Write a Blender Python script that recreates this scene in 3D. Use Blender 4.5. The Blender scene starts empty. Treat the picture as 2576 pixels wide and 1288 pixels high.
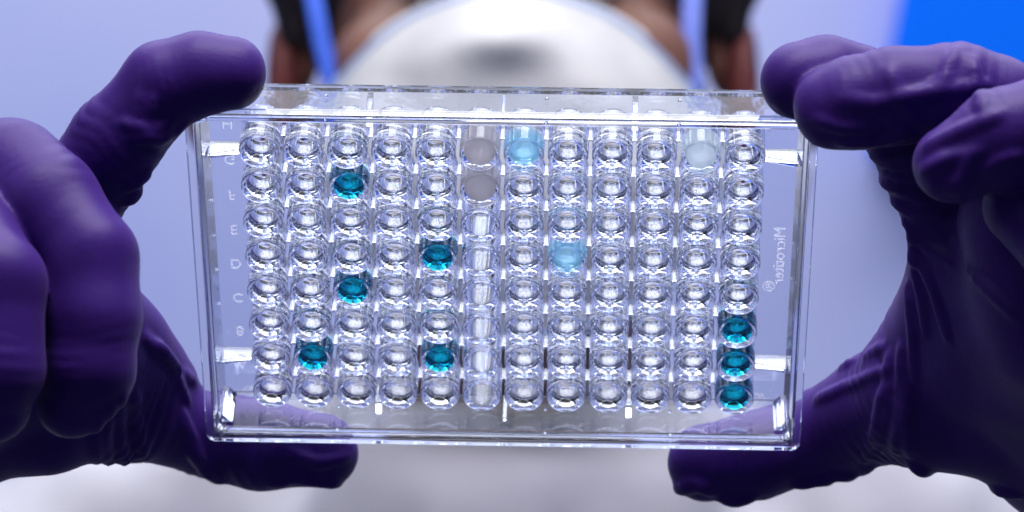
import bpy, bmesh, math, random
import numpy as np
from mathutils import Vector, Matrix
from mathutils.geometry import tessellate_polygon

# ------------------------------------------------------------------ camera, world, lamps, exposure
scene = bpy.context.scene
col = scene.collection
CAMZ = 1.45                      # camera height, metres; it looks level along +Y
LENS = 123.4
cam_d = bpy.data.cameras.new("camera")
cam = bpy.data.objects.new("camera", cam_d)
col.objects.link(cam)
cam.location = (0, 0, CAMZ)
cam.rotation_euler = (math.radians(90), 0, 0)
cam_d.lens = LENS
cam_d.sensor_width = 36
cam_d.clip_start = 0.01
cam_d.clip_end = 50
cam_d.dof.use_dof = True
cam_d.dof.focus_distance = 0.722
cam_d.dof.aperture_fstop = 17
scene.camera = cam

world = bpy.data.worlds.new("World")
scene.world = world
world.use_nodes = True
bg = world.node_tree.nodes["Background"]
bg.inputs[0].default_value = (0.55, 0.63, 1.0, 1)
bg.inputs[1].default_value = 0.14


def area(name, loc, target, sx, sy, watt, colr):
    l = bpy.data.lights.new(name, 'AREA')
    l.shape = 'RECTANGLE'
    l.size, l.size_y, l.energy, l.color = sx, sy, watt, colr
    o = bpy.data.objects.new(name, l)
    col.objects.link(o)
    o.location = loc
    o.rotation_euler = (Vector(target) - Vector(loc)).to_track_quat('-Z', 'Y').to_euler()
    return o


area("bench_lamp", (0.05, 0.60, 2.08), (0.0, 0.72, 1.45), 0.6, 0.25, 9.5, (1.0, 0.96, 1.0))
area("ceiling_lamp", (0.0, 1.5, 3.2), (0.0, 2.1, 1.0), 3.0, 1.5, 19, (0.97, 0.98, 1.0))
area("tube_lamp", (0.0, 1.24, 3.2), (0.0, 0.74, 1.45), 1.9, 0.2, 8, (1.0, 0.99, 0.97))
area("wall_fill", (0.2, 2.35, 3.3), (0.1, 3.0, 1.3), 3.0, 0.4, 70, (0.97, 0.98, 1.0))  # added light source, there only to brighten the back wall
area("side_lamp", (-0.9, 0.15, 2.1), (-0.05, 0.75, 1.45), 0.5, 0.3, 1.3, (0.95, 0.93, 1.0))

scene.view_settings.view_transform = 'Standard'
scene.view_settings.look = 'None'
scene.view_settings.exposure = 0
scene.view_settings.gamma = 1
scene.view_settings.use_curve_mapping = False
cy = scene.cycles
cy.max_bounces = 26
cy.transmission_bounces = 26
cy.glossy_bounces = 12
cy.diffuse_bounces = 3
cy.transparent_max_bounces = 16
cy.volume_bounces = 0
cy.caustics_reflective = True
cy.caustics_refractive = True
cy.sample_clamp_indirect = 6
cy.use_denoising = True
cy.blur_glossy = 0.0

# ------------------------------------------------------------------ helpers
F_PX = LENS / 36 * 2576          # focal length in the 2576-wide working pixels the photo was measured in


def W(px, py, depth_mm):
    """a measured point of the place: sight line through (px, py) at a depth in mm -> metres"""
    d = depth_mm * 0.001
    return Vector(((px - 1288) / F_PX * d, d, CAMZ + (644 - py) / F_PX * d))


def tag(o, label, cat, group=None, kind=None):
    o["label"] = label
    o["category"] = cat
    if group:
        o["group"] = group
    if kind:
        o["kind"] = kind
    return o


def structure(o):
    o["kind"] = "structure"
    return o


def empty(name, M=None):
    o = bpy.data.objects.new(name, None)
    o.empty_display_size = 0.02
    col.objects.link(o)
    if M is not None:
        o.matrix_world = M
    return o


def link(name, me, mat=None, parent=None):
    o = bpy.data.objects.new(name, me)
    if mat is not None and not me.materials:
        me.materials.append(mat)
    col.objects.link(o)
    if parent is not None:
        o.parent = parent
    return o


def mesh(name, verts, faces, smooth=True):
    me = bpy.data.meshes.new(name)
    me.from_pydata(verts, [], faces)
    me.polygons.foreach_set("use_smooth", [smooth] * len(me.polygons))
    me.update()
    return me


def nt(name):
    m = bpy.data.materials.new(name)
    m.use_nodes = True
    t = m.node_tree
    for n in list(t.nodes):
        t.nodes.remove(n)
    return m, t, t.nodes.new("ShaderNodeOutputMaterial")


def nd(t, typ, **kw):
    n = t.nodes.new(typ)
    for k, v in kw.items():
        if k in n.inputs:
            n.inputs[k].default_value = v
        else:
            setattr(n, k, v)
    return n


def principled(name, c1, c2=None, nscale=30, rough=0.6, spec=0.4, bump=0.0, bscale=200, bdist=0.0005, sheen=0.0, sheen_tint=None, sss=0.0, detail=4):
    m, t, out = nt(name)
    b = nd(t, "ShaderNodeBsdfPrincipled")
    b.inputs["Roughness"].default_value = rough
    b.inputs["Specular IOR Level"].default_value = spec
    b.inputs["Base Color"].default_value = (*c1, 1)
    tc = nd(t, "ShaderNodeTexCoord")
    if c2:
        n = nd(t, "ShaderNodeTexNoise")
        n.inputs["Scale"].default_value = nscale
        n.inputs["Detail"].default_value = detail
        r = nd(t, "ShaderNodeValToRGB")
        r.color_ramp.elements[0].position, r.color_ramp.elements[1].position = 0.35, 0.65
        r.color_ramp.elements[0].color = (*c1, 1)
        r.color_ramp.elements[1].color = (*c2, 1)
        t.links.new(tc.outputs["Object"], n.inputs["Vector"])
        t.links.new(n.outputs["Fac"], r.inputs[0])
        t.links.new(r.outputs[0], b.inputs["Base Color"])
    if sheen:
        b.inputs["Sheen Weight"].default_value = sheen
        b.inputs["Sheen Roughness"].default_value = 0.5
        if sheen_tint:
            b.inputs["Sheen Tint"].default_value = (*sheen_tint, 1)
    if sss:
        b.inputs["Subsurface Weight"].default_value = sss
        b.inputs["Subsurface Radius"].default_value = (1.0, 0.35, 0.2)
        b.inputs["Subsurface Scale"].default_value = 0.008
    if bump:
        n2 = nd(t, "ShaderNodeTexNoise")
        n2.inputs["Scale"].default_value = bscale
        n2.inputs["Detail"].default_value = 6
        bp = nd(t, "ShaderNodeBump")
        bp.inputs["Strength"].default_value = bump
        bp.inputs["Distance"].default_value = bdist
        t.links.new(tc.outputs["Object"], n2.inputs["Vector"])
        t.links.new(n2.outputs["Fac"], bp.inputs["Height"])
        t.links.new(bp.outputs[0], b.inputs["Normal"])
    t.links.new(b.outputs[0], out.inputs[0])
    return m


def glass(name, ior=1.55, colr=(0.955, 0.968, 1.0), rough=0.0, wave=0.0):
    m, t, out = nt(name)
    g = nd(t, "ShaderNodeBsdfGlass")
    g.inputs["Color"].default_value = (*colr, 1)
    g.inputs["Roughness"].default_value = rough
    g.inputs["IOR"].default_value = ior
    if wave:
        tc = nd(t, "ShaderNodeTexCoord")
        n = nd(t, "ShaderNodeTexNoise")
        n.inputs["Scale"].default_value = 260
        n.inputs["Detail"].default_value = 2
        bp = nd(t, "ShaderNodeBump")
        bp.inputs["Strength"].default_value = wave
        bp.inputs["Distance"].default_value = 0.0004
        t.links.new(tc.outputs["Object"], n.inputs["Vector"])
        t.links.new(n.outputs["Fac"], bp.inputs["Height"])
        t.links.new(bp.outputs[0], g.inputs["Normal"])
    t.links.new(g.outputs[0], out.inputs[0])
    return m


N_PS = 1.55
MEN = 0.85                       # rise of the meniscus at the wall, mm
LEVEL = 7.7                     # liquid level, mm above the plate's foot


def liquid(name, absorb, density, haze=0.0, haze_col=(1, 1, 1)):
    """water against plastic at its sides and floor, against air on top; dye absorbs along the path"""
    m, t, out = nt(name)
    at = nd(t, "ShaderNodeAttribute", attribute_name="air")
    mr = nd(t, "ShaderNodeMapRange")
    mr.inputs["To Min"].default_value = 1.34 / N_PS
    mr.inputs["To Max"].default_value = 1.34
    g = nd(t, "ShaderNodeBsdfGlass")
    g.inputs["Roughness"].default_value = 0
    t.links.new(at.outputs["Fac"], mr.inputs["Value"])
    t.links.new(mr.outputs[0], g.inputs["IOR"])
    surf = g.outputs[0]
    if haze:
        d = nd(t, "ShaderNodeBsdfDiffuse")
        d.inputs[0].default_value = (*haze_col, 1)
        tr = nd(t, "ShaderNodeBsdfTranslucent")
        tr.inputs[0].default_value = (*haze_col, 1)
        m1 = nd(t, "ShaderNodeMixShader")
        m1.inputs[0].default_value = 0.78
        t.links.new(d.outputs[0], m1.inputs[1])
        t.links.new(tr.outputs[0], m1.inputs[2])
        m2 = nd(t, "ShaderNodeMixShader")
        m2.inputs[0].default_value = haze
        t.links.new(surf, m2.inputs[1])
        t.links.new(m1.outputs[0], m2.inputs[2])
        surf = m2.outputs[0]
    t.links.new(surf, out.inputs["Surface"])
    if density:
        v = nd(t, "ShaderNodeVolumeAbsorption")
        v.inputs["Color"].default_value = (*absorb, 1)
        v.inputs["Density"].default_value = density
        t.links.new(v.outputs[0], out.inputs["Volume"])
    return m


M_PLATE = glass("clear_polystyrene", N_PS)
M_DECK = glass("clear_polystyrene_deck", N_PS, wave=0.06)
M_TEAL = liquid("teal_dye", (0.0, 0.83, 0.88), 1650)
M_WATER = liquid("clear_water", (1, 1, 1), 0)
M_MILK = liquid("milky_grey", (1, 1, 1), 0, 0.97, (0.80, 0.765, 0.76))
M_SKYB = liquid("cloudy_light_blue", (0.40, 0.9, 1.0), 210, 0.34, (0.62, 0.90, 1.0))
M_PALE = liquid("cloudy_pale_green", (0.9, 1.0, 1.0), 60, 0.85, (0.90, 0.95, 0.95))
M_GLOVE = principled("violet_nitrile", (0.025, 0.0050, 0.118), (0.031, 0.0064, 0.136), 60, rough=0.5, spec=0.16, bump=0.25, bscale=900, bdist=0.0002, sheen=0.05, sheen_tint=(0.8, 0.6, 1.0))
M_SKIN = principled("brown_skin", (0.20, 0.095, 0.075), (0.25, 0.12, 0.085), 40, rough=0.5, spec=0.4, bump=0.2, bscale=600, bdist=0.0004, sss=0.15)
M_EAR = principled("ear_skin", (0.15, 0.04, 0.04), (0.19, 0.045, 0.045), 60, rough=0.5, sss=0.4)  # redder than the face: backlight through the ears is put into the base colour
M_HAIR = principled("black_hair", (0.010, 0.008, 0.012), (0.02, 0.014, 0.016), 80, rough=0.45, bump=0.5, bscale=400, bdist=0.002)
M_MASK = principled("white_mask_cloth", (0.72, 0.73, 0.75), (0.64, 0.65, 0.68), 60, rough=0.9, spec=0.1, bump=0.3, bscale=1500, bdist=0.0003)
M_SEAM = principled("mask_seam", (0.42, 0.55, 0.85), rough=0.9)
M_STRAP_B = principled("blue_strap", (0.06, 0.16, 0.85), (0.07, 0.19, 0.9), 300, rough=0.7)
M_STRAP_LIT = principled("blue_strap_washed", (0.20, 0.28, 0.88), (0.25, 0.33, 0.90), 300, rough=0.7)  # the same blue strap made paler: light washing over it is in the colour
M_COAT = principled("white_coat_cloth", (0.52, 0.52, 0.59), (0.46, 0.46, 0.54), 14, rough=0.95, spec=0.1, bump=0.3, bscale=1200, bdist=0.0004)
M_SHIRT = principled("mauve_shirt", (0.46, 0.43, 0.50), (0.40, 0.38, 0.46), 30, rough=0.95)
M_WALL = principled("lavender_wall_paint", (0.40, 0.46, 0.84), (0.50, 0.53, 0.84), 2.2, rough=0.9, spec=0.1, detail=2)  # lavender paint; its drifting tone stands in for uneven light on the wall
M_PANEL = principled("blue_panel_paint", (0.0, 0.145, 0.95), (0.0, 0.155, 0.97), 4, rough=0.8, spec=0.1)
def letter_mat():
    m, t, out = nt("moulded_letter")
    g = nd(t, "ShaderNodeBsdfGlass")
    g.inputs["IOR"].default_value = N_PS
    g.inputs["Roughness"].default_value = 0.05
    d = nd(t, "ShaderNodeBsdfTranslucent")
    d.inputs[0].default_value = (0.9, 0.92, 1.0, 1)
    mx = nd(t, "ShaderNodeMixShader")
    mx.inputs[0].default_value = 0.2
    t.links.new(g.outputs[0], mx.inputs[1])
    t.links.new(d.outputs[0], mx.inputs[2])
    t.links.new(mx.outputs[0], out.inputs[0])
    return m


M_LETTER = letter_mat()


def glove_creases(m):
    """fine creases of stretched film on top of the grain"""
    t = m.node_tree
    b = next(n for n in t.nodes if n.type == 'BSDF_PRINCIPLED')
    bp0 = next(n for n in t.nodes if n.type == 'BUMP')
    tc = next(n for n in t.nodes if n.type == 'TEX_COORD')
    n = nd(t, "ShaderNodeTexNoise", noise_type='RIDGED_MULTIFRACTAL')
    n.inputs["Scale"].default_value = 55
    n.inputs["Detail"].default_value = 3
    n.inputs["Distortion"].default_value = 0.6
    r = nd(t, "ShaderNodeValToRGB")
    r.color_ramp.elements[0].position = 0.45
    r.color_ramp.elements[1].position = 1.0
    bp = nd(t, "ShaderNodeBump")
    bp.inputs["Strength"].default_value = 0.6
    bp.inputs["Distance"].default_value = 0.0012
    t.links.new(tc.outputs["Object"], n.inputs["Vector"])
    t.links.new(n.outputs["Fac"], r.inputs[0])
    t.links.new(r.outputs[0], bp.inputs["Height"])
    t.links.new(bp0.outputs[0], bp.inputs["Normal"])
    t.links.new(bp.outputs[0], b.inputs["Normal"])


glove_creases(M_GLOVE)
M_EYE = principled("eye_white", (0.75, 0.73, 0.70), rough=0.2)
M_IRIS = principled("dark_iris", (0.02, 0.012, 0.01), rough=0.15)

# ------------------------------------------------------------------ the setting
YW = 3.0
me = mesh("back_wall", [(-4, YW, -0.5), (4, YW, -0.5), (4, YW, 4), (-4, YW, 4), (-4, YW + .1, -0.5), (4, YW + .1, -0.5), (4, YW + .1, 4), (-4, YW + .1, 4)],
          [(0, 1, 2, 3), (5, 4, 7, 6), (1, 5, 6, 2), (4, 0, 3, 7), (3, 2, 6, 7), (1, 0, 4, 5)], False)
structure(link("back_wall", me, M_WALL))


# ------------------------------------------------------------------ mesh tools
def bm_box(bm, x0, x1, y0, y1, z0, z1, bev=0.0):
    vs = [bm.verts.new((x, y, z)) for z in (z0, z1) for y in (y0, y1) for x in (x0, x1)]
    fs = [(0, 2, 3, 1), (4, 5, 7, 6), (0, 1, 5, 4), (1, 3, 7, 5), (3, 2, 6, 7), (2, 0, 4, 6)]
    faces = [bm.faces.new([vs[i] for i in f]) for f in fs]
    if bev:
        es = list({e for f in faces for e in f.edges})
        bmesh.ops.bevel(bm, geom=es, offset=bev, segments=2, affect='EDGES', profile=0.6)


def box_obj(name, mat, parent, dims, bev=0.0):
    bm = bmesh.new()
    bm_box(bm, *[d * 0.001 for d in dims], bev=bev * 0.001)
    me = bpy.data.meshes.new(name)
    bm.to_mesh(me)
    bm.free()
    return link(name, me, mat, parent)


# blue board on the wall, upper right
pl, pr = W(2262, 0, 2960), W(3400, 0, 2960)
zb = W(0, 400, 2960).z
bm = bmesh.new()
bm_box(bm, pl.x, pr.x, YW - 0.04, YW - 0.004, zb, zb + 1.1, bev=0.006)
me = bpy.data.meshes.new("wall_panel")
bm.to_mesh(me)
bm.free()
me.transform(Matrix.Translation((pl.x, 0, CAMZ + .2)) @ Matrix.Rotation(math.radians(11), 4, "Y") @ Matrix.Translation((-pl.x, 0, -CAMZ - .2)))
tag(link("wall_panel", me, M_PANEL), "large saturated blue board on the wall behind the right glove", "panel")

# ------------------------------------------------------------------ the microplate
R_IMG = np.array([[0.9996001, -0.0024735, 0.02816957], [-0.01479403, 0.80322159, 0.59549661], [-0.02409937, -0.59567521, 0.80286379]])
T_IMG = np.array([-2.1128, -6.6898, 730.1726])
# local plate frame: x along the columns 1..12, y towards row A, z up from the foot
Rl = R_IMG @ np.diag([1, -1, 1])
PM = Matrix(((Rl[0][0], Rl[0][1], Rl[0][2], T_IMG[0] * .001),
             (Rl[2][0], Rl[2][1], Rl[2][2], T_IMG[2] * .001),
             (Rl[1][0], Rl[1][1], Rl[1][2], T_IMG[1] * .001 + CAMZ),
             (0, 0, 0, 1)))
plate = tag(empty("microplate", PM), "clear plastic plate of small round wells held up by two gloved hands", "well plate")

HX, HY = 63.88, 42.74
ZT, ZD, ZU = 14.35, 13.7, 12.5   # rim top, deck top, deck underside
ZB = 3.2                          # underside of the wells
NS = 96


def rrect(d, z, r, n=8):
    hx, hy = HX - d, HY - d
    pts = []
    for cx, cy_, a0 in ((1, 1, 0), (-1, 1, 90), (-1, -1, 180), (1, -1, 270)):
        for i in range(n + 1):
            a = math.radians(a0 + 90 * i / n)
            pts.append(((cx * (hx - r) + r * math.cos(a)) * .001, (cy_ * (hy - r) + r * math.sin(a)) * .001, z * .001))
    return pts


def crad(d):
    return max(0.9, 2.0 - 0.35 * d)


# swept skirt: (inset, z) going round the section with the solid on the left
prof = [(3.15, ZD), (3.10, ZT - .12), (3.0, ZT), (2.0, ZT), (1.88, ZT - .12),
        (1.52, 2.75), (1.45, 2.6), (0.15, 2.5), (0.0, 2.35), (0.0, 0.3), (0.10, 0.1), (0.3, 0.0),
        (1.65, 0.0), (1.8, 0.08), (1.88, 0.25), (1.95, 1.55), (2.05, 1.7), (2.75, 1.75), (2.87, 1.85), (2.92, 2.0), (3.30, ZU)]
verts, faces = [], []
for (a, b) in zip(prof[:-1], prof[1:]):
    ra, rb = rrect(a[0], a[1], crad(a[0])), rrect(b[0], b[1], crad(b[0]))
    n = len(ra)
    o0 = len(verts)
    verts += ra + rb
    for i in range(n):
        j = (i + 1) % n
        faces.append((o0 + i, o0 + j, o0 + n + j, o0 + n + i))
me = mesh("skirt", verts, faces, True)


def orient(me, inside_test=None):
    bm = bmesh.new()
    bm.from_mesh(me)
    bm.to_mesh(me)
    bm.free()


# check the winding once: the outer foot face must point outwards
def face_out(me, pick, want):
    best = max(me.polygons, key=pick)
    if best.normal.dot(Vector(want)) < 0:
        me.flip_normals()


face_out(me, lambda p: p.center.x if abs(p.normal.x) > .9 else -9, (1, 0, 0))
link("skirt", me, M_PLATE, plate)

# deck: margin plus 96 cells with round openings, an upper and a lower sheet
R_RIM, R_OUT_T, R_OUT_B = 3.95, 4.2, 4.15
R_IN_T, R_IN_B = 3.5, 3.2
ZF = 4.45                         # inside floor of a well


def deck_sheet(z, d, rad, up):
    V, Fc = [], []
    outer = [Vector(p) for p in rrect(d, z, crad(d))]
    inner = [Vector((x * .001, y * .001, z * .001)) for x, y in ((-54, -36), (54, -36), (54, 36), (-54, 36))]
    tris = tessellate_polygon([outer, inner])
    allp = outer + inner
    V += [tuple(p) for p in allp]
    Fc += [tuple(t) for t in tris]
    sq = [Vector((sx * 4.5, sy * 4.5, 0)) for sx, sy in ((-1, -1), (1, -1), (1, 1), (-1, 1))]
    ci = [Vector((rad * math.cos(2 * math.pi * i / NS), rad * math.sin(2 * math.pi * i / NS), 0)) for i in range(NS)]
    ct = tessellate_polygon([sq, ci])
    cp = sq + ci
    for c in range(12):
        for r in range(8):
            x0, y0 = -49.5 + 9 * c, -31.5 + 9 * r
            o0 = len(V)
            V += [((p.x + x0) * .001, (p.y + y0) * .001, z * .001) for p in cp]
            Fc += [tuple(o0 + k for k in t) for t in ct]
    # orient every triangle
    out = []
    for f in Fc:
        a, b, c_ = (V[i] for i in f)
        nz = (b[0] - a[0]) * (c_[1] - a[1]) - (b[1] - a[1]) * (c_[0] - a[0])
        out.append(f if (nz > 0) == up else f[::-1])
    return V, out


V1, F1 = deck_sheet(ZD, 3.15, R_RIM, True)
V2, F2 = deck_sheet(ZU, 3.30, R_OUT_T, False)
me = mesh("deck", V1 + V2, F1 + [tuple(len(V1) + i for i in f) for f in F2], False)
link("deck", me, M_DECK, plate)


def lathe(profile, name, split=True):
    """profile of (r, z) in mm, surface to the left of the walking direction is plastic; strips are split at creases"""
    V, Fc = [], []

    def ring(r, z):
        o = len(V)
        V.extend((r * math.cos(2 * math.pi * i / NS) * .001, r * math.sin(2 * math.pi * i / NS) * .001, z * .001) for i in range(NS))
        return o
    for seg in profile:               # each segment: list of points shaded smooth together
        prev = None
        for (r, z) in seg:
            if r == 0:
                o = len(V)
                V.append((0, 0, z * .001))
                for i in range(NS):
                    Fc.append((prev + i, prev + (i + 1) % NS, o))
                continue
            cur = ring(r, z)
            if prev is not None:
                for i in range(NS):
                    j = (i + 1) % NS
                    Fc.append((prev + i, prev + j, cur + j, cur + i))
            prev = cur
    return mesh(name, V, Fc, True)


def arc(cx, cz, r, a0, a1, n=4):
    return [(cx + r * math.cos(math.radians(a0 + (a1 - a0) * i / n)), cz + r * math.sin(math.radians(a0 + (a1 - a0) * i / n))) for i in range(n + 1)]


def well_mesh(filled, level=LEVEL):
    zl = level + MEN
    rl = R_IN_B + (R_IN_T - R_IN_B) * (zl - ZF) / (ZT - ZF)
    bev = arc(R_OUT_B - .35, ZB + .35, .35, -90, 0, 5)
    P = []
    P.append([(R_OUT_B - .35, ZB), (0, ZB)])                       # underside
    P.append(bev)
    P.append([bev[-1], (R_OUT_T, ZU)])                             # outer wall up to the deck
    P.append([(R_RIM, ZD), (R_RIM - .05, ZT - .15)])               # raised rim
    P.append(arc(R_RIM - .2, ZT - .15, .15, 0, 90, 3))
    P.append([(R_RIM - .2, ZT), (R_IN_T + .12, ZT)])
    P.append([(R_IN_T + .12, ZT), (R_IN_T, ZT - .12)])
    if filled:
        P.append([(R_IN_T, ZT - .12), (rl, zl)])
    else:
        fil = arc(R_IN_B - .25, ZF + .25, .25, 0, -90, 4)
        P.append([(R_IN_T, ZT - .12), fil[0]])
        P.append(fil)
        P.append([fil[-1], (0, ZF)])
    me = lathe(P, "well_filled" if filled else "well")
    # orient: outward from the plastic
    Vs = np.array([v.co[:] for v in me.vertices]) * 1000
    bm = bmesh.new()
    bm.from_mesh(me)
    bm.faces.ensure_lookup_table()
    for f in bm.faces:
        c = f.calc_center_median() * 1000
        r = math.hypot(c.x, c.y)
        rad = Vector((c.x, c.y, 0)).normalized() if r > 1e-6 else Vector((0, 0, 0))
        nrm = f.normal
        if c.z < ZB + .36 and r < R_OUT_B + .01:
            want = Vector((0, 0, -1)) + rad * (0.8 if c.z > ZB + .02 else 0)
        elif r > 4.0 and c.z < ZU + .1:
            want = rad
        elif c.z > ZD - .01 and r > R_IN_T + .1 and r >= R_RIM - .12 and c.z < ZT - .1:
            want = rad
        elif c.z > ZT - .13 and r > R_IN_T + .05:
            want = Vector((0, 0, 1)) + rad * .2
        elif r < R_IN_B - .2 and abs(c.z - ZF) < .02:
            want = Vector((0, 0, 1))
        elif c.z < ZF + .26:
            want = Vector((0, 0, 1)) - rad
        else:
            want = -rad
        if nrm.dot(want) < 0:
            f.normal_flip()
    bm.to_mesh(me)
    bm.free()
    return me


WELL = well_mesh(False)
WELL.materials.append(M_PLATE)
WELLF = {}
for lv in (7.3, 7.7, 8.1, 8.7):
    WELLF[lv] = well_mesh(True, lv)
    WELLF[lv].materials.append(M_PLATE)


def liquid_mesh(name, zl):
    """water standing in a well: floor, side and a top drawn up at the wall"""
    zc = zl + MEN
    rl = R_IN_B + (R_IN_T - R_IN_B) * (zc - ZF) / (ZT - ZF)
    fil = arc(R_IN_B - .25, ZF + .25, .25, -90, 0, 4)
    top = [(r, zl + MEN * math.exp(-(rl - r) / .75)) for r in [rl - rl * (i / 14.0) ** 1.6 for i in range(14)]] + [(0.0001, zl + .004)]
    P = [[(0.0001, ZF), fil[0]], fil, [fil[-1], (rl, zc)], top]
    V, Fc, air = [], [], []
    for si, seg in enumerate(P):
        prev = None
        for (r, z) in seg:
            o = len(V)
            V.extend((r * math.cos(2 * math.pi * i / NS) * .001, r * math.sin(2 * math.pi * i / NS) * .001, z * .001) for i in range(NS))
            if prev is not None:
                for i in range(NS):
                    j = (i + 1) % NS
                    q = (prev + i, prev + j, o + j, o + i)
                    a_, b_, c_ = (Vector(V[k]) for k in q[:3])
                    nn = (b_ - a_).cross(c_ - a_)
                    m = (a_ + c_) / 2
                    want = Vector((0, 0, 1)) if si == 3 else (Vector((0, 0, -1)) if si == 0 else Vector((m.x, m.y, -.002 if si == 1 else 0)))
                    Fc.append(q if nn.dot(want) > 0 else q[::-1])
                    air.append(1.0 if si == 3 else 0.0)
            prev = o
    me = mesh(name, V, Fc, True)
    me.attributes.new("air", 'FLOAT', 'FACE').data.foreach_set("value", air)
    return me


CX = lambda c: -49.5 + 9 * (c - 1)
RY = lambda r: 31.5 - 9 * "ABCDEFGH".index(r)          # local y of a row; A is +y
teal = [(3, 'G'), (5, 'E'), (3, 'D'), (12, 'C'), (2, 'B'), (5, 'B'), (12, 'B'), (12, 'A')]
sky_ = [(7, 'H'), (8, 'E')]
milk = [(6, 'H'), (6, 'G')]
pale = [(11, 'H')]
milky = teal + sky_ + milk + pale
water = [(c, r) for c in range(1, 13) for r in "HGFEDCBA" if c != 6 and (c, r) not in milky]
filled = {}
for lst, nm, mt in ((teal, 'teal', M_TEAL), (sky_, 'light blue', M_SKYB), (milk, 'grey', M_MILK), (pale, 'pale', M_PALE), (water, 'clear', M_WATER)):
    lms = {}
    for lv in ((7.3, 7.7, 8.1) if nm == 'clear' else (8.1, 8.7) if nm == 'teal' else (7.7,)):
        lms[lv] = liquid_mesh("liquid_" + nm.replace(" ", "_"), lv)
        lms[lv].materials.append(mt)
    rnd = random.Random(len(nm))
    for k in lst:
        lv = rnd.choice(sorted(lms))
        filled[k] = (lv, lms[lv])
ordn = ["", "first", "second", "third", "fourth", "fifth", "sixth", "seventh", "eighth"]
LAB = {(3, 'G'): "dark teal liquid, upper of two in the third column from the left",
       (3, 'D'): "dark teal liquid, lower of two in the third column from the left",
       (5, 'E'): "dark teal liquid, upper of two in the fifth column from the left",
       (5, 'B'): "dark teal liquid, lower of two in the fifth column from the left",
       (2, 'B'): "dark teal liquid in the second column from the left, above the left thumb",
       (12, 'C'): "dark teal liquid, top of three stacked wells in the far right column",
       (12, 'B'): "dark teal liquid, middle of three stacked wells in the far right column",
       (12, 'A'): "dark teal liquid in the bottom right corner well",
       (7, 'H'): "cloudy light blue liquid in the top row of wells",
       (8, 'E'): "cloudy light blue liquid in the middle of the plate",
       (6, 'H'): "opaque grey liquid in the top row, upper of the two grey wells",
       (6, 'G'): "opaque grey liquid just below another grey well, second row down",
       (11, 'H'): "pale greenish cloudy liquid in the top row near the right end"}
COLN = ["first", "second", "third", "fourth", "fifth", "sixth", "seventh", "eighth", "ninth", "tenth", "eleventh", "last"]
for c in range(1, 13):
    for r in "HGFEDCBA":
        w = link("well", WELLF[filled[(c, r)][0]] if (c, r) in filled else WELL, None, plate)
        w.location = (CX(c) * .001, RY(r) * .001, 0)
        if (c, r) in filled:
            nm, lm = filled[(c, r)]
            o = link("liquid_sample", lm)
            o.matrix_world = PM @ Matrix.Translation((CX(c) * .001, RY(r) * .001, 0))
            lb = LAB.get((c, r)) or "clear liquid in the %s well from the left, %s row from the top" % (COLN[c - 1], COLN["HGFEDCBA".index(r)])
            tag(o, lb, "liquid", "liquid samples in the plate")

# webs between neighbouring wells
bm = bmesh.new()
bm_box(bm, -0.48e-3, 0.48e-3, -0.42e-3, 0.42e-3, 9.0e-3, ZU * .001 + 1e-5, bev=0.05e-3)
WEBX = bpy.data.meshes.new("row_web")
bm.to_mesh(WEBX)
bm.free()
WEBX.materials.append(M_PLATE)
bm = bmesh.new()
bm_box(bm, -0.42e-3, 0.42e-3, -0.48e-3, 0.48e-3, 5.2e-3, ZU * .001 + 1e-5, bev=0.05e-3)
WEBY = bpy.data.meshes.new("column_web")
bm.to_mesh(WEBY)
bm.free()
WEBY.materials.append(M_PLATE)
for c in range(1, 13):
    for r in "ABCDEFGH":
        if c < 12:
            o = link("row_web", WEBX, None, plate)
            o.location = ((CX(c) + 4.5) * .001, RY(r) * .001, 0)
        if r != 'H':
            o = link("column_web", WEBY, None, plate)
            o.location = (CX(c) * .001, (RY(r) - 4.5) * .001, 0)

# side gussets, end ribs
for sx in (-1, 1):
    for y in (-27, 27):
        pts = [(60.75, ZU + .01), (53.2, ZU + .01), (53.2, 9.6), (59.2, 7.9), (60.55, 7.6)]
        V = [(sx * x * .001, (y + s * .6) * .001, z * .001) for s in (-1, 1) for x, z in pts]
        n = len(pts)
        Fc = [tuple(range(n)), tuple(range(2 * n - 1, n - 1, -1))] + [(i, n + i, n + (i + 1) % n, (i + 1) % n) for i in range(n)]
        me = mesh("gusset", V, Fc, False)
        bm = bmesh.new()
        bm.from_mesh(me)
        bmesh.ops.recalc_face_normals(bm, faces=bm.faces)
        bmesh.ops.bevel(bm, geom=list(bm.edges), offset=.00012, segments=1, affect='EDGES')
        bm.to_mesh(me)
        bm.free()
        link("gusset", me, M_PLATE, plate)
for sy in (-1, 1):
    for x in (-27, 27):
        y0, y1 = sorted((sy * 35.9, sy * 39.35))
        box_obj("rib", M_PLATE, plate, (x - .6, x + .6, y0, y1, 6.3, ZU + .01), 0.1)
    y0, y1 = sorted((sy * 38.6, sy * 39.35))
    box_obj("rib", M_PLATE, plate, (-.1, .6, y0, y1, 4.5, ZU + .01), 0.1)
    for x in (-36, 9, 36):
        bm = bmesh.new()
        bmesh.ops.create_uvsphere(bm, u_segments=12, v_segments=8, radius=.0004)
        me = bpy.data.meshes.new("gate_mark")
        bm.to_mesh(me)
        bm.free()
        g = link("gate_mark", me, M_PLATE, plate)
        g.location = (x * .001, sy * 40.9 * .001, .0098)
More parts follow.
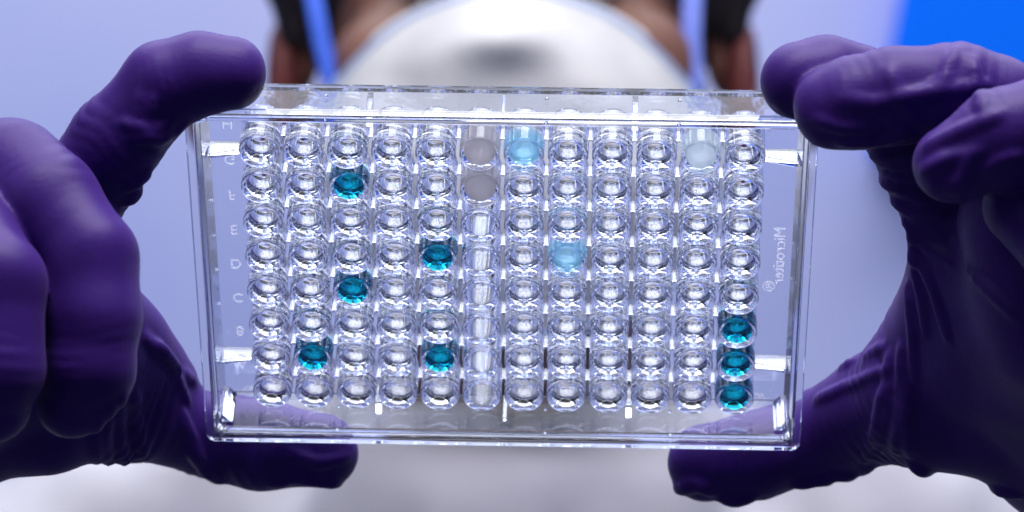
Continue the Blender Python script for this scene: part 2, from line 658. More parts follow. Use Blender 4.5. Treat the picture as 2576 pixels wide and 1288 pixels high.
# corner posts inside the row A corners
for sx in (-1, 1):
    for sy, z0 in ((1, 2.6),):
        V = []
        pts = [(60.6, 39.4), (58.3, 39.4), (58.3, 39.0), (60.1, 37.2), (60.6, 37.2)]
        V = [(sx * x * .001, sy * y * .001, z * .001) for z in (z0, ZU + .01) for x, y in pts]
        n = 5
        Fc = [tuple(range(n)), tuple(range(2 * n - 1, n - 1, -1))] + [(i, n + i, n + (i + 1) % n, (i + 1) % n) for i in range(n)]
        me = mesh("corner_post", V, Fc, False)
        bm = bmesh.new()
        bm.from_mesh(me)
        bmesh.ops.recalc_face_normals(bm, faces=bm.faces)
        bmesh.ops.bevel(bm, geom=list(bm.edges), offset=.0002, segments=2, affect='EDGES')
        bm.to_mesh(me)
        bm.free()
        link("corner_post", me, M_PLATE, plate)


# raised lettering on the deck, read from above
def text_obj(name, s, size, x, y, rot, z=ZD + .012, ext=.08, mat=None, off=-0.01):
    cu = bpy.data.curves.new(name, 'FONT')
    cu.body = s
    cu.size = size
    cu.extrude = ext
    cu.offset = off
    cu.bevel_depth = 0.03
    cu.bevel_resolution = 1
    cu.resolution_u = 4
    cu.align_x = 'CENTER'
    cu.align_y = 'CENTER'
    tmp = bpy.data.objects.new(name, cu)
    col.objects.link(tmp)
    dg = bpy.context.evaluated_depsgraph_get()
    me = bpy.data.meshes.new_from_object(tmp.evaluated_get(dg))
    me.name = name
    bpy.data.objects.remove(tmp)
    me.materials.clear()
    me.transform(Matrix.Scale(.001, 4))
    o = link(name, me, mat or M_LETTER, plate)
    o.location = (x * .001, y * .001, (z + ext + .03) * .001)
    o.rotation_euler = (0, 0, rot)
    return o


for r in "ABCDEFGH":
    text_obj("row_letter", r, 3.4, -56.9, RY(r), 0)
text_obj("embossed_word", "Microtiter", 3.6, 58.1, 0.3, math.radians(90))
text_obj("registered_mark", "\u00ae", 3.6, 56.4, 8.4, math.radians(90))
text_obj("embossed_digit", "1", 1.8, 56.5, -33.0, 0)
text_obj("embossed_digit", "4", 1.8, 59.3, -33.3, 0)


# ------------------------------------------------------------------ signed-distance sculpting
class Field:
    def __init__(self, lo, hi, h):
        self.h = h
        self.lo = np.array(lo, float)
        n = np.ceil((np.array(hi) - self.lo) / h).astype(int) + 1
        self.ax = [self.lo[i] + h * np.arange(n[i]) for i in range(3)]
        self.F = np.full(n, 12.0, np.float32)

    def block(self, lo, hi):
        s = []
        for i in range(3):
            a = max(0, int(math.floor((lo[i] - self.lo[i]) / self.h)))
            b = min(len(self.ax[i]), int(math.ceil((hi[i] - self.lo[i]) / self.h)) + 1)
            if b <= a:
                return None
            s.append(slice(a, b))
        g = np.meshgrid(*[self.ax[i][s[i]].astype(np.float32) for i in range(3)], indexing='ij', sparse=True)
        return tuple(s), g

    def comb(self, s, d, k, sub=False):
        f = self.F[s]
        if sub:
            d = -d
            h = np.maximum(k - np.abs(f - d), 0) / k
            self.F[s] = np.maximum(f, d) + h * h * k * .25
        else:
            h = np.maximum(k - np.abs(f - d), 0) / k
            self.F[s] = np.minimum(f, d) - h * h * k * .25

    def cone(self, a, b, ra, rb, k=2.0, sub=False):
        a, b = np.array(a, float), np.array(b, float)
        m = max(ra, rb) + k + 3 * self.h
        bl = self.block(np.minimum(a, b) - m, np.maximum(a, b) + m)
        if bl is None:
            return
        s, (x, y, z) = bl
        ab = b - a
        L = max(ab @ ab, 1e-9)
        t = np.clip(((x - a[0]) * ab[0] + (y - a[1]) * ab[1] + (z - a[2]) * ab[2]) / L, 0, 1)
        d = np.sqrt((x - a[0] - t * ab[0]) ** 2 + (y - a[1] - t * ab[1]) ** 2 + (z - a[2] - t * ab[2]) ** 2) - (ra + t * (rb - ra))
        self.comb(s, d, k, sub)

    def ell(self, c, r, k=4.0, sub=False, rot=None):
        c, r = np.array(c, float), np.array(r, float)
        m = r.max() + k + 3 * self.h
        bl = self.block(c - m, c + m)
        if bl is None:
            return
        s, (x, y, z) = bl
        X, Y, Z = x - c[0], y - c[1], z - c[2]
        if rot is not None:
            Rm = np.array(rot)
            X, Y, Z = (Rm[0][0] * X + Rm[0][1] * Y + Rm[0][2] * Z, Rm[1][0] * X + Rm[1][1] * Y + Rm[1][2] * Z, Rm[2][0] * X + Rm[2][1] * Y + Rm[2][2] * Z)
        q = np.sqrt((X / r[0]) ** 2 + (Y / r[1]) ** 2 + (Z / r[2]) ** 2)
        d = (q - 1) * r.min()
        g = np.sqrt((X / r[0] ** 2) ** 2 + (Y / r[1] ** 2) ** 2 + (Z / r[2] ** 2) ** 2) + 1e-9
        d = q * (q - 1) / g
        self.comb(s, d, k, sub)

    def chain(self, pts, k=2.0):
        for (a, ra), (b, rb) in zip(pts[:-1], pts[1:]):
            self.cone(a, b, ra, rb, k)

    def sample(self, p):
        i = (np.array(p) - self.lo) / self.h
        i0 = np.floor(i).astype(int)
        if (i0 < 0).any() or (i0 + 1 >= np.array(self.F.shape)).any():
            return 12.0
        f = i - i0
        c = self.F[i0[0]:i0[0] + 2, i0[1]:i0[1] + 2, i0[2]:i0[2] + 2]
        c = c[0] * (1 - f[0]) + c[1] * f[0]
        c = c[0] * (1 - f[1]) + c[1] * f[1]
        return c[0] * (1 - f[2]) + c[1] * f[2]

    def noise(self, amp, scale, seed, stretch=(1, 1, 1)):
        rs = np.random.RandomState(seed)
        g = np.meshgrid(*[a.astype(np.float32) for a in self.ax], indexing='ij', sparse=True)
        out = 0
        for i in range(7):
            v = rs.normal(size=3)
            v = v / np.linalg.norm(v) * rs.uniform(.6, 1.5) / scale * 2 * math.pi / np.array(stretch)
            out = out + np.sin(g[0] * v[0] + g[1] * v[1] + g[2] * v[2] + rs.uniform(0, 6.28))
        near = np.clip(1 - np.abs(self.F) / 6, 0, 1)
        self.F += (amp / 2.6 * out * near).astype(np.float32)

    def mesh(self, name, to_world, smooth_iter=1):
        F = self.F
        s = F < 0
        nx, ny, nz = F.shape
        cnt = np.zeros((nx - 1, ny - 1, nz - 1), np.int8)
        offs = [(i, j, k) for i in (0, 1) for j in (0, 1) for k in (0, 1)]
        for o in offs:
            cnt += s[o[0]:nx - 1 + o[0], o[1]:ny - 1 + o[1], o[2]:nz - 1 + o[2]]
        act = np.argwhere((cnt > 0) & (cnt < 8))
        idx = np.full(cnt.shape, -1, np.int64)
        idx[tuple(act.T)] = np.arange(len(act))
        pos = np.zeros((len(act), 3))
        num = np.zeros(len(act))
        for a in offs:
            for ax in range(3):
                if a[ax]:
                    continue
                b = list(a)
                b[ax] = 1
                fa = F[act[:, 0] + a[0], act[:, 1] + a[1], act[:, 2] + a[2]]
                fb = F[act[:, 0] + b[0], act[:, 1] + b[1], act[:, 2] + b[2]]
                m = (fa < 0) != (fb < 0)
                t = np.where(m, fa / np.where(m, fa - fb, 1), 0)
                p = np.tile(np.array(a, float), (len(act), 1))
                p[:, ax] += t
                pos[m] += p[m]
                num[m] += 1
        pos = pos / num[:, None] + act
        quads = []
        for ax in range(3):
            sl0 = [slice(None)] * 3
            sl1 = [slice(None)] * 3
            sl0[ax] = slice(0, -1)
            sl1[ax] = slice(1, None)
            ch = s[tuple(sl0)] != s[tuple(sl1)]
            e = np.argwhere(ch)
            u, v = (ax + 1) % 3, (ax + 2) % 3
            ok = (e[:, u] > 0) & (e[:, v] > 0) & (e[:, u] < F.shape[u] - 1) & (e[:, v] < F.shape[v] - 1)
            e = e[ok]
            ins = s[tuple(e.T)]

            def ci(du, dv):
                c = e.copy()
                c[:, u] += du
                c[:, v] += dv
                return idx[tuple(c.T)]
            q = np.stack([ci(-1, -1), ci(0, -1), ci(0, 0), ci(-1, 0)], 1)
            q[~ins] = q[~ins][:, ::-1]
            quads.append(q)
        quads = np.concatenate(quads)
        for _ in range(smooth_iter):
            acc = np.zeros_like(pos)
            n = np.zeros(len(pos))
            for a, b in ((0, 1), (1, 2), (2, 3), (3, 0)):
                np.add.at(acc, quads[:, a], pos[quads[:, b]])
                np.add.at(acc, quads[:, b], pos[quads[:, a]])
                np.add.at(n, quads[:, a], 1)
                np.add.at(n, quads[:, b], 1)
            pos = pos * .5 + acc / np.maximum(n, 1)[:, None] * .5
        P = to_world(pos * self.h + self.lo)
        me = bpy.data.meshes.new(name)
        me.vertices.add(len(P))
        me.vertices.foreach_set("co", P.astype(np.float32).ravel())
        me.loops.add(len(quads) * 4)
        me.loops.foreach_set("vertex_index", quads.ravel().astype(np.int32))
        me.polygons.add(len(quads))
        me.polygons.foreach_set("loop_start", np.arange(0, len(quads) * 4, 4, dtype=np.int32))
        me.polygons.foreach_set("use_smooth", np.ones(len(quads), bool))
        me.update(calc_edges=True)
        me.validate()
        return me


# sculpting space: mm, x right, y depth from the camera, z up from the camera's height
def S(px, py, d):
    return ((px - 1288) / F_PX * d, d, (644 - py) / F_PX * d)


def to_world(P):
    Q = P * .001
    Q[:, 2] += CAMZ
    return Q


def hit(fd, px, py, d0, d1, step=0.4):
    for d in np.arange(d0, d1, step):
        if fd.sample(S(px, py, d)) < 0:
            return np.array(S(px, py, d))
    return None


def fold(fd, pts, r0, r1, lift, k=1.6, sub=False, d0=640, d1=800, n=14):
    """a raised fold (or a groove) of the glove following a line on its surface"""
    P = []
    pts = np.array(pts, float)
    seg = np.linalg.norm(np.diff(pts, axis=0), axis=1)
    cum = np.concatenate([[0], np.cumsum(seg)])
    for t in np.linspace(0, cum[-1], n):
        x, y = np.interp(t, cum, pts[:, 0]), np.interp(t, cum, pts[:, 1])
        h = hit(fd, x, y, d0, d1)
        if h is None:
            continue
        u = t / cum[-1]
        w = math.sin(math.pi * min(max(u, .06), .94)) ** .6
        r = (r0 + (r1 - r0) * u) * 1.0
        off = (r - lift * w) if not sub else -(r - lift * w)
        P.append((h + np.array([0, 1, 0]) * off, r))
    for (a, ra), (b, rb) in zip(P[:-1], P[1:]):
        if np.linalg.norm(a - b) < 12 and abs(a[1] - b[1]) < 3.5:
            fd.cone(a, b, ra, rb, k, sub)


def crease(fd, J, K, lam, amp, sig, R, seed=0):
    """gathered film round a joint J, ripples running across the direction J -> K"""
    J, K = np.array(J, float), np.array(K, float)
    u = (K - J) / np.linalg.norm(K - J)
    bl = fd.block(J - R, J + R)
    if bl is None:
        return
    sl, (x, y, z) = bl
    rs = np.random.RandomState(seed)
    X, Y, Z = x - J[0], y - J[1], z - J[2]
    t = X * u[0] + Y * u[1] + Z * u[2]
    ph = 0
    for _ in range(3):
        v = rs.normal(size=3) * .16
        ph = ph + np.sin(X * v[0] + Y * v[1] + Z * v[2] + rs.uniform(0, 6.3)) * 1.1
    q = np.sqrt(X * X + Y * Y + Z * Z) / R
    fade = np.exp(-(t / sig) ** 2) * np.clip(1.2 - q ** 4 * 1.2, 0, 1)
    v = rs.normal(size=3) * .2
    patch = .55 + .45 * np.sin(X * v[0] + Y * v[1] + Z * v[2] + 1)
    w = np.sin(2 * math.pi * t / lam + ph)
    w = 1 - 2 * np.abs(w) ** .7                       # rounded ridges with narrow valleys
    fd.F[sl] += (amp * w * fade * patch * np.clip(1 - np.abs(fd.F[sl]) / 4, 0, 1)).astype(np.float32)


def press(fd):
    """the soft glove gives way where the rigid plate is"""
    g = np.meshgrid(*[a.astype(np.float32) for a in fd.ax], indexing='ij', sparse=True)
    Q = [g[0] - T_IMG[0], g[2] - T_IMG[1], g[1] - T_IMG[2]]
    L = [sum(np.float32(R_IMG[j][i]) * Q[j] for j in range(3)) for i in range(3)]
    d = np.maximum(np.maximum(np.abs(L[0]) - HX + .2, np.abs(L[1]) - HY + 1.2), np.abs(L[2] - ZT / 2) - ZT / 2) - .12
    b = np.maximum(np.maximum(np.abs(L[0]) - HX, np.abs(L[1]) - HY), np.abs(L[2] - 1.3) - 1.3) - .12
    d = -np.minimum(d, b)
    k = 1.2
    h = np.maximum(k - np.abs(fd.F - d), 0) / k
    fd.F = (np.maximum(fd.F, d) + h * h * k * .25).astype(np.float32)


person = empty("person", Matrix.Translation((0, 1.3, 0)))
tag(person, "person in white mask and pale coat holding up a well plate with violet gloves", "person")


def part(name, me, mat, parent=person):
    o = link(name, me, mat, parent)
    o.matrix_parent_inverse = parent.matrix_world.inverted()
    return o


def C(px, py, d, r):
    return (S(px, py, d), r)


# ---- glove at the left of the picture
fl = Field(S(-420, 1420, 800)[:1] + (640,) + S(0, 1330, 800)[2:], (S(940, 0, 760)[0], 805, S(0, 20, 690)[2]), 0.6)
fl.chain([C(-140, 620, 715, 17), C(-230, 860, 738, 22), C(-330, 1100, 765, 24), C(-420, 1300, 800, 26)], 8)
fl.chain([C(60, 640, 716, 13), C(-60, 860, 735, 17), C(-200, 1020, 752, 20)], 8)
fl.chain([C(-60, 500, 700, 13), C(-200, 720, 705, 18), C(-300, 1000, 740, 22)], 8)
fl.chain([C(400, 968, 768, 8.5), C(290, 860, 750, 10), C(150, 700, 728, 13)], 6)          # web of the thumb
fl.chain([C(330, 960, 758, 9), C(150, 900, 742, 13), C(-60, 900, 738, 17)], 8)
fl.chain([C(-200, 1060, 756, 17), C(110, 1060, 748, 10.3), C(335, 1042, 762, 9.6)], 5)    # thumb root
fl.chain([C(335, 1042, 762, 9.6), C(520, 1090, 777, 9.3), C(660, 1122, 776, 9.4), C(808, 1137, 774, 8.1)], 3)
fl.chain([C(120, 600, 716, 10.5), C(295, 352, 708, 9.0), C(415, 212, 706, 8.6), C(500, 186, 706, 8.2), C(578, 186, 706, 7.6)], 2.2)
fl.chain([C(20, 452, 699, 12.6), C(110, 520, 692, 11.3), C(222, 650, 686, 9.7), C(233, 800, 683, 9.5), C(225, 930, 682, 8.8), C(182, 1012, 684, 7.1)], 1.6)
fl.chain([C(-150, 560, 685, 12.5), C(-24, 715, 673, 10.6), C(-18, 930, 670, 9.8), C(-24, 1010, 672, 8)], 1.4)
fl.chain([C(-300, 660, 680, 11), C(-200, 800, 668, 9), C(-190, 930, 665, 8.5), C(-200, 1000, 667, 7)], 1.4)
fl.noise(0.16, 17, 3)
# folds: index joints, thumb root gathers, web tension
for f in [([(385, 250), (372, 320), (420, 352)], .8, .5, .25), ([(355, 240), (345, 330), (400, 365)], .7, .5, .2),
          ([(368, 430), (350, 450), (318, 470)], .7, .5, .35), ([(345, 480), (330, 495), (312, 505)], .7, .4, .35),
          ([(246, 1040), (238, 1100), (246, 1158)], 1.0, .8, .8), ([(275, 1020), (262, 1090), (272, 1160)], 1.1, .8, .9),
          ([(305, 1000), (298, 1080), (312, 1158)], 1.0, .8, .8), ([(335, 990), (345, 1080), (365, 1150)], .9, .6, .5),
          ([(360, 850), (430, 920), (470, 1010)], 1.0, .6, .6), ([(400, 870), (450, 930), (490, 960)], .8, .5, .5),
          ([(450, 1040), (490, 1130), (530, 1200)], 1.0, .8, .6), ([(480, 1130), (520, 1190), (560, 1210)], .9, .6, .6),
          ([(690, 1215), (740, 1200), (850, 1220)], .9, .6, .5), ([(730, 1140), (800, 1165), (870, 1150)], 1.0, .6, .4),
          ([(430, 300), (380, 330), (310, 310)], .9, .5, .5), ([(455, 315), (400, 350), (330, 345)], .8, .5, .5)]:
    fold(fl, *f)
for a0, b0, lam, am, sg, rr in [((300, 345, 708), (150, 560, 715), 5.0, .22, 6, 15), ((190, 500, 713), (295, 352, 708), 5.0, .38, 9, 20),
                                ((290, 1060, 760), (500, 1085, 775), 6.0, .42, 7, 19), ((520, 1090, 777), (660, 1122, 776), 5.5, .25, 6, 15),
                                ((420, 205, 706), (560, 186, 706), 4.6, .16, 5, 14), ((228, 900, 682), (230, 800, 683), 5.0, .16, 6, 14),
                                ((-18, 900, 670), (-18, 800, 671), 5.0, .16, 6, 14), ((640, 1120, 776), (800, 1136, 774), 6.5, .18, 9, 18),
                                ((100, 520, 694), (222, 650, 686), 7.0, .2, 8, 18)]:
    crease(fl, S(*a0), S(*b0), lam, am, sg, rr, int(lam * 10 + a0[0]) % 97)
press(fl)
gl = part("glove", fl.mesh("glove_left", to_world), M_GLOVE)
gl["label"] = "violet glove gripping the left end of the plate"

# ---- glove at the right of the picture
fr = Field((S(1640, 0, 770)[0], 640, S(0, 1400, 800)[2]), (S(3000, 0, 800)[0], 810, S(0, 50, 690)[2]), 0.6)
fr.chain([C(2700, 560, 705, 20), C(2780, 800, 725, 26), C(2860, 1100, 765, 26), C(2950, 1350, 800, 26)], 8)
fr.chain([C(2520, 640, 722, 15), C(2600, 840, 735, 21), C(2740, 1050, 755, 24)], 8)
fr.chain([C(2600, 560, 700, 14), C(2720, 760, 705, 20), C(2820, 1020, 745, 24)], 8)
fr.chain([C(2300, 960, 752, 11), C(2395, 830, 744, 11.2), C(2428, 720, 735, 11.0), C(2424, 610, 727, 11.3)], 5)
fr.chain([C(2360, 960, 750, 14), C(2500, 830, 740, 17), C(2560, 700, 728, 17)], 8)
fr.chain([C(2760, 1060, 756, 22), C(2500, 1000, 750, 16.5), C(2350, 1010, 752, 13), C(2225, 1022, 763, 11.9)], 6)
fr.chain([C(2225, 1022, 763, 11.9), C(2060, 1098, 777, 10.0), C(1900, 1150, 775, 8.9), C(1775, 1168, 774, 8.3)], 3)
fr.chain([C(2440, 570, 724, 12), C(2285, 300, 712, 10), C(2150, 225, 708, 8.9), C(2080, 202, 706, 8.5), C(2010, 204, 704, 8.0)], 2.2)
fr.chain([C(2640, 440, 700, 12.5), C(2500, 275, 693, 10.4), C(2405, 236, 691, 9.9), C(2250, 240, 692, 9.5), C(2150, 258, 693, 9.0), C(2098, 272, 694, 8.0)], 1.4)
fr.chain([C(2830, 480, 690, 13), C(2670, 310, 674, 10.2), C(2520, 350, 673, 9.6), C(2395, 412, 675, 7.6)], 1.4)
fr.chain([C(2960, 860, 700, 14), C(2820, 740, 684, 11.5), C(2690, 610, 676, 9.6), C(2580, 520, 680, 8.2)], 1.4)
fr.noise(0.16, 17, 8)
for f in [([(2120, 352), (2200, 352), (2290, 330)], 1.0, .7, .5), ([(2140, 385), (2220, 400), (2300, 380)], .9, .6, .5),
          ([(2190, 440), (2250, 470), (2330, 500)], .9, .6, .5), ([(2215, 480), (2290, 530), (2400, 540)], 1.1, .7, .6),
          ([(2285, 560), (2340, 620), (2450, 690), (2570, 800)], 1.2, 1.0, .75), ([(2295, 600), (2350, 720), (2390, 850)], 1.1, .8, .65),
          ([(2296, 640), (2320, 740), (2335, 840)], .9, .6, .5), ([(2290, 720), (2300, 860), (2305, 950)], 1.0, .7, .5),
          ([(2245, 900), (2240, 1030), (2200, 1160)], 1.1, .8, .7), ([(2275, 880), (2272, 1020), (2250, 1150)], 1.2, 1.0, .9),
          ([(2290, 960), (2285, 1060), (2290, 1140)], 1.0, .8, .7), ([(2225, 980), (2205, 1080), (2170, 1170)], .9, .6, .6),
          ([(2020, 960), (2120, 925), (2230, 870)], .9, .6, .4), ([(2060, 1005), (2160, 960), (2230, 930)], .9, .5, .35),
          ([(2100, 1190), (2150, 1195), (2190, 1170)], 1.2, .9, .8), ([(2010, 1215), (2050, 1205), (2090, 1205)], 1.1, .8, .5),
          ([(1820, 1245), (1850, 1255), (1890, 1245)], 1.4, 1.0, .7), ([(1700, 1235), (1750, 1215), (1800, 1235)], 1.2, .8, .6),
          ([(2305, 1170), (2350, 1195), (2395, 1205)], 1.4, 1.0, .8), ([(2420, 1210), (2480, 1225), (2560, 1240)], 1.4, 1.0, .7),
          ([(2060, 300), (2120, 320), (2200, 318)], .8, .5, .22), ([(2240, 180), (2260, 240), (2300, 290)], .9, .5, .22),
          ([(2330, 430), (2380, 400), (2470, 380)], .9, .5, .22), ([(2480, 430), (2520, 400), (2570, 390)], .8, .5, .22),
          ([(2480, 290), (2460, 215), (2440, 150)], .9, .6, .45), ([(2300, 250), (2380, 210), (2400, 130)], 1.2, .6, .35),
          ([(2130, 250), (2200, 262), (2290, 240), (2480, 215)], 1.3, .8, .45),
          ([(2340, 370), (2420, 330), (2520, 290)], 1.2, .8, .4), ([(2400, 470), (2430, 440), (2440, 400)], 1.2, .8, .35)]:
    fold(fr, *f)
for a0, b0, lam, am, sg, rr in [((2260, 380, 714), (2400, 560, 722), 5.0, .4, 8, 19), ((2370, 500, 720), (2440, 600, 724), 5.5, .4, 9, 20),
                                ((2240, 1030, 760), (2060, 1098, 777), 6.0, .45, 8, 21), ((2060, 1098, 777), (1900, 1150, 775), 5.5, .25, 6, 16),
                                ((2420, 238, 691), (2250, 240, 692), 5.5, .24, 7, 15), ((2200, 250, 693), (2100, 268, 694), 5.0, .16, 6, 14),
                                ((2520, 345, 673), (2400, 408, 675), 5.0, .2, 6, 14), ((1840, 1160, 770), (1760, 1168, 774), 6.0, .2, 8, 16),
                                ((2380, 900, 745), (2430, 740, 735), 7.0, .25, 9, 20)]:
    crease(fr, S(*a0), S(*b0), lam, am, sg, rr, int(lam * 10 + a0[0]) % 97)
press(fr)
gr = part("glove", fr.mesh("glove_right", to_world), M_GLOVE)
gr["label"] = "violet glove gripping the right end of the plate"

# ------------------------------------------------------------------ the person behind the plate
HXc = S(1290, 0, 1320)[0]
ZH = S(0, -80, 1320)[2]             # centre of the head
DH = 1392
fh = Field((-135, 1200, -260), (140, 1530, ZH + 150), 3.0)
fh.ell((HXc, DH + 15, ZH + 18), (80, 96, 108), 5)
fh.ell((HXc, DH - 22, ZH - 45), (64, 72, 72), 20)
fh.ell((HXc, DH - 62, ZH - 92), (30, 26, 24), 18)          # chin
fh.cone((HXc, DH - 94, ZH - 2), (HXc, DH - 108, ZH - 36), 8, 12, 10)   # nose
for sx in (-1, 1):
    fh.ell((HXc + sx * 44, DH - 68, ZH - 38), (24, 22, 22), 16)   # cheek
    fh.ell((HXc + sx * 32, DH - 92, ZH - 2), (19, 13, 12), 8, sub=True)   # eye socket
    fh.ell((HXc + sx * 30, DH - 78, ZH + 20), (26, 14, 8), 10)      # brow
    fh.ell((HXc + sx * 84, DH + 6, ZH - 14), (9, 17, 31), 4)        # ear
    fh.ell((HXc + sx * 90, DH + 2, ZH - 12), (4, 9, 17), 4, sub=True)
fh.cone((HXc, DH + 14, ZH - 70), (HXc, DH + 22, -200), 50, 52, 16)
fh.noise(0.5, 40, 5)
part("body", fh.mesh("body", to_world), M_SKIN)
for sx in (-1, 1):
    bm = bmesh.new()
    bmesh.ops.create_uvsphere(bm, u_segments=24, v_segments=14, radius=.0122)
    me = bpy.data.meshes.new("eye")
    bm.to_mesh(me)
    bm.free()
    for p in me.polygons:
        p.use_smooth = True
        if Vector(p.center).normalized().dot(Vector((0, -1, -.25)).normalized()) > .88:
            p.material_index = 1
    me.materials.append(M_EYE)
    me.materials.append(M_IRIS)
    e = part("eye", me, None)
    e.matrix_world = Matrix.Translation(((HXc + sx * 32) * .001, (DH - 80) * .001, (ZH - 2) * .001 + CAMZ))
# hair: cap and side locks beside the cheeks
fa = Field((-145, 1250, -40), (150, 1540, ZH + 165), 3.0)
fa.ell((HXc, DH + 22, ZH + 26), (89, 103, 116), 4)
fa.ell((HXc, DH - 88, ZH - 40), (70, 60, 92), 10, sub=True)
fa.ell((HXc, DH + 20, ZH - 120), (120, 100, 60), 8, sub=True)
for sx in (-1, 1):
    fa.chain([((HXc + sx * 82, DH - 20, ZH + 40), 14), ((HXc + sx * 87, DH - 16, ZH + 2), 12), ((HXc + sx * 86, DH - 12, ZH - 18), 8)], 6)
fa.noise(1.2, 22, 4, (1, 1, 3))
part("hair", fa.mesh("hair", to_world), M_HAIR)
# ears over the hair edge
for sx in (-1, 1):
    fe = Field((HXc + sx * 94 - 30, DH - 40, ZH - 85), (HXc + sx * 94 + 30, DH + 45, ZH + 45), 1.8)
    fe.ell((HXc + sx * 91, DH - 2, ZH - 40), (8, 16, 25), 3)
    fe.ell((HXc + sx * 99, DH - 8, ZH - 36), (6, 9, 14), 4, sub=True)
    fe.ell((HXc + sx * 89, DH - 8, ZH - 56), (8, 9, 10), 4)
    part("ear", fe.mesh("ear", to_world), M_EAR)

# face mask: moulded cup with a welded edge
MX, MZ, MD = S(1286, 0, 1275)[0], S(0, 425, 1275)[2], 1290
A_, B_ = 85.0, 67.0
NR, NT = 40, 96


def mask_point(r, th, grow=0.0, out=0.0):
    c, s = math.cos(th), math.sin(th)
    a = A_ + grow
    b = (B_ + grow) * (1.0 if s > 0 else 0.95)
    pinch = 1 - 0.085 * abs(math.sin(2 * th)) * (1 if s > 0 else .5)
    x, z = a * r * c * pinch, b * r * s
    h = 50 * (1 - r ** 2.1) - 40 * (abs(c) * r) ** 2.2
    tipx, tipz = x + 3, z - 47
    h += 17 * math.exp(-((tipx / 17) ** 2 + (tipz / (22 if tipz > 0 else 10)) ** 2))
    v = 1 / (1 + math.exp((z - 47) / 3.0))                # below the nose tip the cloth falls back
    drop = 3.0 * math.log1p(math.exp((45 - z) / 3.0))
    h -= min(drop * .7, 17) * math.exp(-((x + 3) / (15 + drop * .6)) ** 2) * (1 - r ** 4)
    h -= v * 8 * math.exp(-(((x + 40) / 13) ** 2 + ((z - 27) / 11) ** 2))
    h -= v * 4 * math.exp(-(((x - 34) / 16) ** 2 + ((z - 12) / 12) ** 2))
    h += 1.2 * math.sin(x * .16 + z * .1) * (1 - r) * r * 3
    return ((MX + x) * .001, (MD - h - out) * .001, (MZ + z) * .001 + CAMZ)


V, Fc = [], []
for side in (0, 1):
    for i in range(1, NR + 1):
        for j in range(NT):
            V.append(mask_point(i / NR, 2 * math.pi * j / NT, 0, -1.6 * side))
    V.append(mask_point(0, 0, 0, -1.6 * side))
NV = NR * NT + 1
for side in (0, 1):
    o = side * NV
    for i in range(NR - 1):
        for j in range(NT):
            k = (j + 1) % NT
            q = (o + i * NT + j, o + i * NT + k, o + (i + 1) * NT + k, o + (i + 1) * NT + j)
            Fc.append(q if side else q[::-1])
    for j in range(NT):
        t = (o + NV - 1, o + (j + 1) % NT, o + j)
        Fc.append(t[::-1] if side else t)
for j in range(NT):
    k = (j + 1) % NT
    a = (NR - 1) * NT
    Fc.append((a + j, a + k, NV + a + k, NV + a + j))
me = mesh("face_mask", V, Fc, True)
bm = bmesh.new()
bm.from_mesh(me)
bmesh.ops.recalc_face_normals(bm, faces=bm.faces)
bm.to_mesh(me)
bm.free()
mask = part("face_mask", me, M_MASK)


def tube(name, pts, rx, ry, mat, parent, n=8, closed=False):
    """flat band along points (world metres), rx across, ry thick"""
    V, Fc = [], []
    m = len(pts)
    for i, p in enumerate(pts):
        a, b = Vector(pts[(i - 1) % m] if closed or i else pts[0]), Vector(pts[(i + 1) % m] if closed or i < m - 1 else pts[-1])
        t = (b - a).normalized()
        up = Vector((0, -1, 0))
        side = t.cross(up).normalized()
        nn = side.cross(t).normalized()
        for j in range(n):
            g = 2 * math.pi * j / n
            V.append(tuple(Vector(p) + side * rx * math.cos(g) + nn * ry * math.sin(g)))
    for i in range(m if closed else m - 1):
        for j in range(n):
            k = (j + 1) % n
            i2 = (i + 1) % m
            Fc.append((i * n + j, i * n + k, i2 * n + k, i2 * n + j))
    if not closed:
        Fc.append(tuple(range(n))[::-1])
        Fc.append(tuple((m - 1) * n + j for j in range(n)))
    o = link(name, mesh(name, V, Fc, True), mat, parent)
    o.matrix_parent_inverse = parent.matrix_world.inverted()
    return o


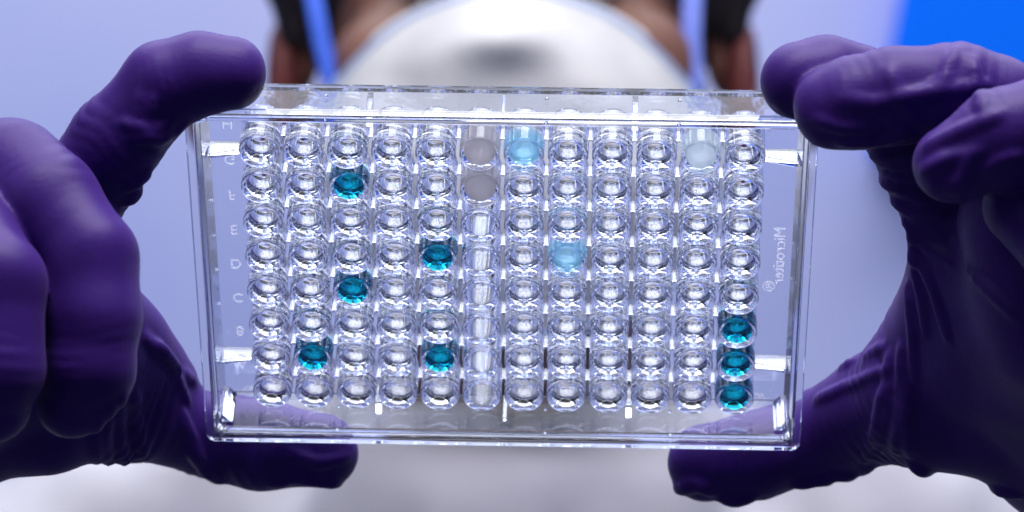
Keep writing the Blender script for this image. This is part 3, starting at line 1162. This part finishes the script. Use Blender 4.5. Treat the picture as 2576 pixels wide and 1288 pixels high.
bpy.context.view_layer.update()
tube("seam", [mask_point(.955, 2 * math.pi * j / 80, 0, .3) for j in range(80)], .0016, .0008, M_SEAM, mask, closed=True)
tube("strap", [tuple(W(*p)) for p in ((850, 250, 1318), (828, 185, 1318), (806, 90, 1318), (790, 0, 1320), (778, -90, 1326), (790, -220, 1340))], .0036, .0009, M_STRAP_B, mask)
tube("strap", [tuple(W(*p)) for p in ((1752, 250, 1318), (1742, 185, 1318), (1738, 90, 1318), (1742, 0, 1320), (1748, -90, 1326), (1740, -220, 1340))], .0040, .0009, M_STRAP_LIT, mask)

# coat: torso, shoulders, sleeves down to the cuffs
fc = Field((-430, 740, -620), (440, 1620, 20), 6.0)
fc.ell((0, 1450, -390), (210, 120, 310), 20)
for sx in (-1, 1):
    fc.cone((sx * 64, 1450, -92), (sx * 175, 1450, -142), 34, 54, 40)
    fc.cone((sx * 186, 1440, -180), (sx * 275, 1360, -440), 58, 50, 30)
    fc.cone((sx * 275, 1360, -440), (sx * 190, 840, -150), 50, 36, 20)
    fc.cone((sx * 60, 1405, -60), (sx * 10 - 12, 1338, -95), 15, 13, 8)     # lapels
    fc.cone((sx * 10 - 12, 1338, -95), (sx * 22 - 14, 1326, -420), 12, 12, 10)
fc.ell((0, 1400, -170), (120, 66, 100), 30)
fc.ell((0, 1386, -98), (74, 54, 52), 20)
fc.cone((0, 1400, -20), (0, 1350, -46), 40, 16, 10, sub=True)       # open neck
fc.cone((0, 1412, 60), (0, 1412, -60), 56, 54, 10, sub=True)
for a0, b0, r0 in (((-150, 1330, -85), (-95, 1330, -130), 9), ((-110, 1330, -80), (-100, 1335, -150), 7), ((60, 1325, -85), (30, 1320, -140), 9),
                   ((130, 1330, -80), (150, 1335, -140), 8), ((170, 1330, -90), (120, 1330, -150), 8), ((-60, 1325, -70), (-40, 1325, -120), 7)):
    fc.cone(a0, b0, r0, r0 * .6, 12, sub=True)
fc.noise(4.0, 90, 12, (1, 1, 2.2))
fc.noise(5.0, 42, 21, (1, 1, 3))
part("lab_coat", fc.mesh("lab_coat", to_world), M_COAT)
fs = Field((-120, 1270, -420), (120, 1540, 0), 4.0)
fs.cone((0, 1412, -100), (0, 1425, -380), 58, 96, 10)
fs.cone((0, 1410, -80), (0, 1410, -110), 55, 60, 8)
fs.noise(2.0, 50, 6)
part("shirt", fs.mesh("shirt", to_world), M_SHIRT)
